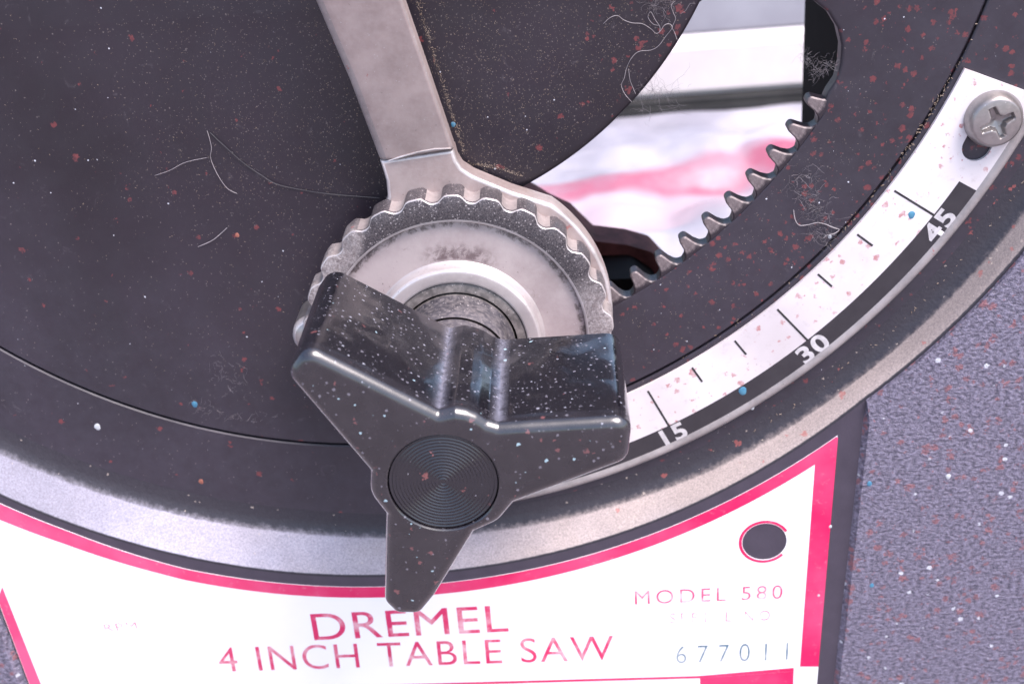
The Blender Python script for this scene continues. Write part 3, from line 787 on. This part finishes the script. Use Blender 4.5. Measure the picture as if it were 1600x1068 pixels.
# ------------------------------------------------------------------ body of the saw behind the front
for x0, x1 in ((67.0, 69.4), (-69.4, -67.0)):
    box('side_wall', x0, x1, 2.3, 62, -157.5, 2, 'inner', saw, .5)
box('table_top', -128, 128, .5, 96, 6.2, 11.5, 'lip', saw, 1.2)
prism('motor_bracket', roundp([(6, -49), (21.5, -58.5), (24, -60.4), (27.2, -62.2), (30.8, -66.4), (36, -67.4), (40, -68.9), (42.6, -72.2), (43.4, -78), (43.4, -98), (6, -98)], [2, 1, .8, .8, .8, 2, 2, 2, 2, 1, 1], 4), -51, -44, 'rust', saw)
prism('motor_body', roundp([(8, -68.8), (30, -68.8), (36.5, -68.9), (40.4, -72), (41.2, -80), (41, -97), (8, -97)], [1, 1, 3, 3, 2, 1, 1], 5), -43.5, -34, 'motor', saw)

# paint drips stuck to the saw
for (x, z), h, r, mt in (((13.47, -31.61), .0, .42, 'paintblue'), ((-39.11, -70.93), .0, .62, 'paintwhite'), ((-25.12, -68.27), .0, .58, 'paintblue'),
        ((69.26, -46.84), HS, .62, 'paintblue'), ((48.61, -70.54), HS + .02, .75, 'paintblue'), ((60.2, -90.6), HL + .01, .32, 'paintwhite'), ((59.0, -102.3), HL + .01, .3, 'paintwhite'),
        ((-14.77, -97.0), HF, .36, 'paintblue'), ((-60.2, -102.6), HP - .35, 1.0, 'paintwhite'), ((-15.2, -44.2), .0, .4, 'paintorange'), ((49.9, -73.2), HS + .02, .4, 'paintwhite'),
        ((-26.5, -80.6), .0, .5, 'paintorange'), ((65.0, -83.5), HP, .5, 'paintblue'), ((59.4, -49.3), .0, .35, 'paintwhite'), ((75.4, -83.0), HP, .5, 'paintwhite'), ((66.2, -100.5), HP, .45, 'paintblue')):
    b = MB(); prev = None
    for k in range(4):
        r = r * .72 if k == 0 else r; t = k / 3 * math.pi / 2; ring = [(x + r * math.cos(t) * (1 + .12 * math.sin(3 * q + x)) * math.cos(q), z + r * 1.25 * math.cos(t) * math.sin(q)) for q in np.linspace(0, 2 * math.pi, 14, endpoint=False)]
        cur = b.loop(ring, h - .02 + .22 * r * math.sin(t))
        if prev: b.strip(prev, cur)
        prev = cur
    b.face(prev); b.build('paint_spot', mt, saw, 60)

# ------------------------------------------------------------------ things seen through the slot, far behind
def slab(name, x0, x1, y0, y1, z0, z1, mat, label, cat, bev=1.5, rz=0):
    cx, cy = (x0 + x1) / 2, (y0 + y1) / 2
    me = bpy.data.meshes.new(name); bm = bmesh.new(); bmesh.ops.create_cube(bm, size=1)
    for v in bm.verts: v.co = Vector((v.co.x * (x1 - x0), v.co.y * (y1 - y0), (v.co.z + .5) * (z1 - z0))) * S
    bmesh.ops.bevel(bm, geom=bm.edges, offset=bev * S, segments=2, affect='EDGES'); bm.to_mesh(me); bm.free(); me.materials.append(MT[mat])
    o = link(name, me); o.location = Vector((cx, cy, z0)) * S; o.rotation_euler = (0, 0, rz); return tag(o, label, cat)
slab('tray', -30, 190, 284, 380, -159.9, -117.45, 'tray', 'black tray under the white board behind the saw', 'tray', 2, R(1.5))  # made-up dark block that paints the shadow gap below the board
slab('white_board', -10, 160, 290, 304, -117.4, -99, 'board', 'thick white board lying on the dark tray, blurred behind the slot', 'board', 2, R(1.5))
slab('grey_board', -60, 190, 420, 450, -159.9, -30, 'greyboard', 'upright pale blue-grey board farthest back behind the slot', 'board', 2, R(1))
# crumpled sheet sloping up to the shadow block, with a printed red band
b = MB(); NX, NY = 110, 70; ids = []
from mathutils import noise as mn
for j in range(NY + 1):
    y = 60 + (286 - 60) * j / NY
    row = []
    for i in range(NX + 1):
        x = -30 + 190 * i / NX
        zz = -121.5 - (286 - y) * .163
        w = mn.noise(Vector((x * .025, y * .045, 1))) * 6 + abs(mn.noise(Vector((x * .035 + 3, y * .11, 4)))) * 7
        zz += w * min(1, (286 - y) / 30 + .15)
        zz = max(zz, -159)
        b.v.append(Vector((x, y, zz)) * S); b.att.append(0); row.append(len(b.v) - 1)
    ids.append(row)
for j in range(NY):
    y = 60 + 226 * (j + .5) / NY
    for i in range(NX):
        b.face((ids[j][i], ids[j][i + 1], ids[j + 1][i + 1], ids[j + 1][i]))
o = b.build('plastic_sheet', 'sheet', None, 180)
sol = o.modifiers.new('thickness', 'SOLIDIFY'); sol.thickness = .4 * S
tag(o, 'crumpled white plastic sheet with a faded red band, blurred behind the slot', 'plastic sheet')

# ------------------------------------------------------------------ hairs, lint, sawdust resting on the saw
def hair(pts, h, label, mat='hair', rad=.028, name='hair', lift=.25):
    rnd = random.Random(len(pts)); P = [Vector((x, -(h + .04 + lift * abs(math.sin(i * 1.3))), z)) for i, (x, z) in enumerate(pts)]
    return tag(tube(name, spline(P, 6), rad, mat, None, 4), label, 'hair', 'hairs caught on the plate')
hair([(32.1, -20.68), (32.88, -19.98), (33.77, -19.79), (34.5, -20.34), (35.49, -20.75), (36.61, -20.95), (37.6, -21.56), (38.22, -22.2), (38.73, -21.89), (39.24, -21.24), (39.87, -21.22), (40.05, -21.69), (39.34, -22.63), (38.44, -23.65), (37.54, -24.1), (36.14, -24.18), (35.23, -24.91), (34.62, -26.16), (34.33, -27.19), (33.96, -28.08), (34.33, -29.16), (35.13, -30.21)], 0, 'longest pale hair looping down the plate beside the slot edge')
hair([(40.54, -18.58), (40.03, -19.04), (40.27, -19.93), (40.5, -20.63), (40.11, -21.55), (40.35, -22.2), (40.65, -23.1)], 0, 'short pale hair running down the slot edge near the top of the photo')
hair([(38.61, -21.32), (37.87, -21.02), (37.32, -20.22), (37.65, -19.62), (38.13, -20.53), (38.67, -21.45), (38.6, -22.07)], 0, 'small pale hair bent in a tight loop above the slot edge')
hair([(34.88, -26.18), (34.97, -27.36), (35.26, -28.3), (35.61, -29.25)], 0, 'short nearly straight hair inside the curve of the longest hair', rad=.028)
hair([(-16.55, -30.3), (-16.33, -32.32), (-16.7, -33.82), (-16.23, -35.91), (-15.32, -37.79), (-14.22, -38.65)], 0, 'pale curved hair on the plate left of the lever, beside the dark hair', rad=.04)
hair([(-24.13, -35.64), (-22.02, -35.01), (-19.87, -34.13), (-17.07, -33.7)], 0, 'faint pale hair lying level across the left of the plate', rad=.03)
hair([(-16.26, -30.57), (-14.43, -32.7), (-12.59, -34.87), (-10.64, -36.54), (-9.08, -37.68), (-6.25, -38.65), (-3.35, -39.26), (-0.45, -39.82), (3.46, -40.34)], 0, 'long dark hair curving across the plate to the lever', 'hairdark', .06)
hair([(-20.47, -45.45), (-18.26, -44.51), (-16.22, -43.03)], 0, 'short pale hair rising to the right on the bare left plate', rad=.045)
hair([(54.76, -45.35), (54.95, -46.6), (55.54, -47.44), (56.61, -47.42), (57.58, -47.22), (58.57, -47.46), (59.73, -47.98), (60.49, -48.38), (59.93, -48.79), (58.95, -49.0), (58.56, -49.42)], 0, 'hooked pale thread at the lower end of the lint beside the angle scale', rad=.06)

def lint(spine, spread, n, seed, label, rad=.014, h=.1, length=2.2):
    rnd = random.Random(seed); b = MB(); sp = spline([Vector((x, 0, z)) for x, z in spine], 8)
    for k in range(n):
        p = rnd.choice(sp) + Vector((rnd.gauss(0, spread), -(h + abs(rnd.gauss(0, .25))), rnd.gauss(0, spread)))
        d = Vector((rnd.gauss(0, 1), rnd.gauss(0, .15), rnd.gauss(0, 1))).normalized(); pts = [p.copy()]
        st = length * rnd.uniform(.4, 1.2) / 7
        for q in range(7):
            d = (d + Vector((rnd.gauss(0, .42), rnd.gauss(0, .15), rnd.gauss(0, .42)))).normalized(); p = p + d * st
            p.y = min(p.y, -.05) if h > 0 else p.y; pts.append(p.copy())
        tube('', pts, rad * rnd.uniform(.6, 1.3), 'lint', builder=b, sides=3)
    o = b.build('lint_tuft', 'lint', None, 60); o['kind'] = 'stuff'
    return tag(o, label, 'lint', 'lint tufts')
lint([(55.4, -40.5), (56.4, -43.0), (57.4, -45.5), (58.2, -47.5), (58.5, -49.6)], .7, 130, 1, 'long streak of pale lint on the plate between rack teeth and angle scale')
lint([(55.3, -25.8), (56.6, -27.0), (57.2, -28.2), (57.9, -27.6), (58.6, -26.8)], .3, 110, 2, 'lint caught across the lower right corner of the slot', .010, -.2, 1.5)
lint([(36.2, -30.6), (37.6, -29.2), (38.8, -29.0), (40.0, -29.9)], .8, 70, 3, 'wispy lint hanging into the slot from its left edge', .012, -.3, 2.4)
lint([(37.6, -18.6), (39.0, -18.4), (39.9, -20.0)], .7, 45, 4, 'lint gathered at the top edge of the photo beside the slot')
lint([(-24.53, -67.49), (-23.73, -69.08), (-21.15, -69.86), (-18.35, -70.97), (-14.8, -70.88)], .3, 40, 5, 'thin wisp of lint beside the blue paint spot on the lower left plate', .014, .1, 1.6)
lint([(-20.5, -62), (-18.5, -66), (-21, -64)], 1.2, 34, 6, 'loose scatter of lint on the plate left of the knob', .012, .1, 1.4)

rnd = random.Random(11); b = MB()
def grain(x, z, h, s):
    ax = rnd.uniform(0, math.pi); l = s * rnd.uniform(1, 2.6); c, sn = math.cos(ax), math.sin(ax)
    q = [(-l, -s * .5), (l, -s * .4), (l * .8, s * .5), (-l * .9, s * .4)]
    P = [(x + u * c - w * sn, z + u * sn + w * c) for u, w in q]
    lo = b.loop(P, h - .02); hi = b.loop(offset(P, s * .15), h + s * .8); b.strip(lo, hi); b.face(hi)
def on_plate(x, z):
    dx, dz = x - C[0], z - C[1]; r = math.hypot(dx, dz); a = math.degrees(math.atan2(dz, dx))
    if r > 77.5 or z > 2: return False
    if 46.5 < r < 68.4 and -80.5 < a < -21: return False
    return True
k = 0
while k < 9000:
    x = rnd.gauss(20, 26); z = rnd.uniform(-66, -10)
    if rnd.random() > (1 if z > -40 else .35): continue
    if not on_plate(x, z) or abs(x) > 66: continue
    grain(x, z, 0, rnd.uniform(.014, .042)); k += 1
for t in np.linspace(0, 1, 420):                                   # drift along the right-hand edge of the lever
    t = rnd.random(); x = 10.2 + (14.2 - 10.2) * t + abs(rnd.gauss(0, .28)); z = -15 + (-35 + 15) * t + rnd.gauss(0, .4)
    if on_plate(x, z): grain(x, z, 0, rnd.uniform(.02, .06))
for q in range(420):
    a = rnd.uniform(35, 85); p = pol(19.35 + abs(rnd.gauss(0, .25)), a, eyeC)
    if on_plate(*p): grain(p[0], p[1], 0, rnd.uniform(.02, .06))
for q in range(120):
    a = rnd.choice((rnd.gauss(-27, 2.5), rnd.gauss(-31, 5), rnd.uniform(-60, -24))); p = pol(79.4 - abs(rnd.gauss(0, .3)), a); grain(p[0], p[1], 0, rnd.uniform(.03, .10))
for q in range(300):
    a = rnd.uniform(-62, -26); p = pol(ip(CRE, a) - .9 + rnd.gauss(0, .5), a, O); grain(p[0], p[1], .1, rnd.uniform(.03, .10))
o = b.build('sawdust', 'dustg', None); tag(o, 'fine tan sawdust scattered over the black plate', 'sawdust', None, 'stuff')
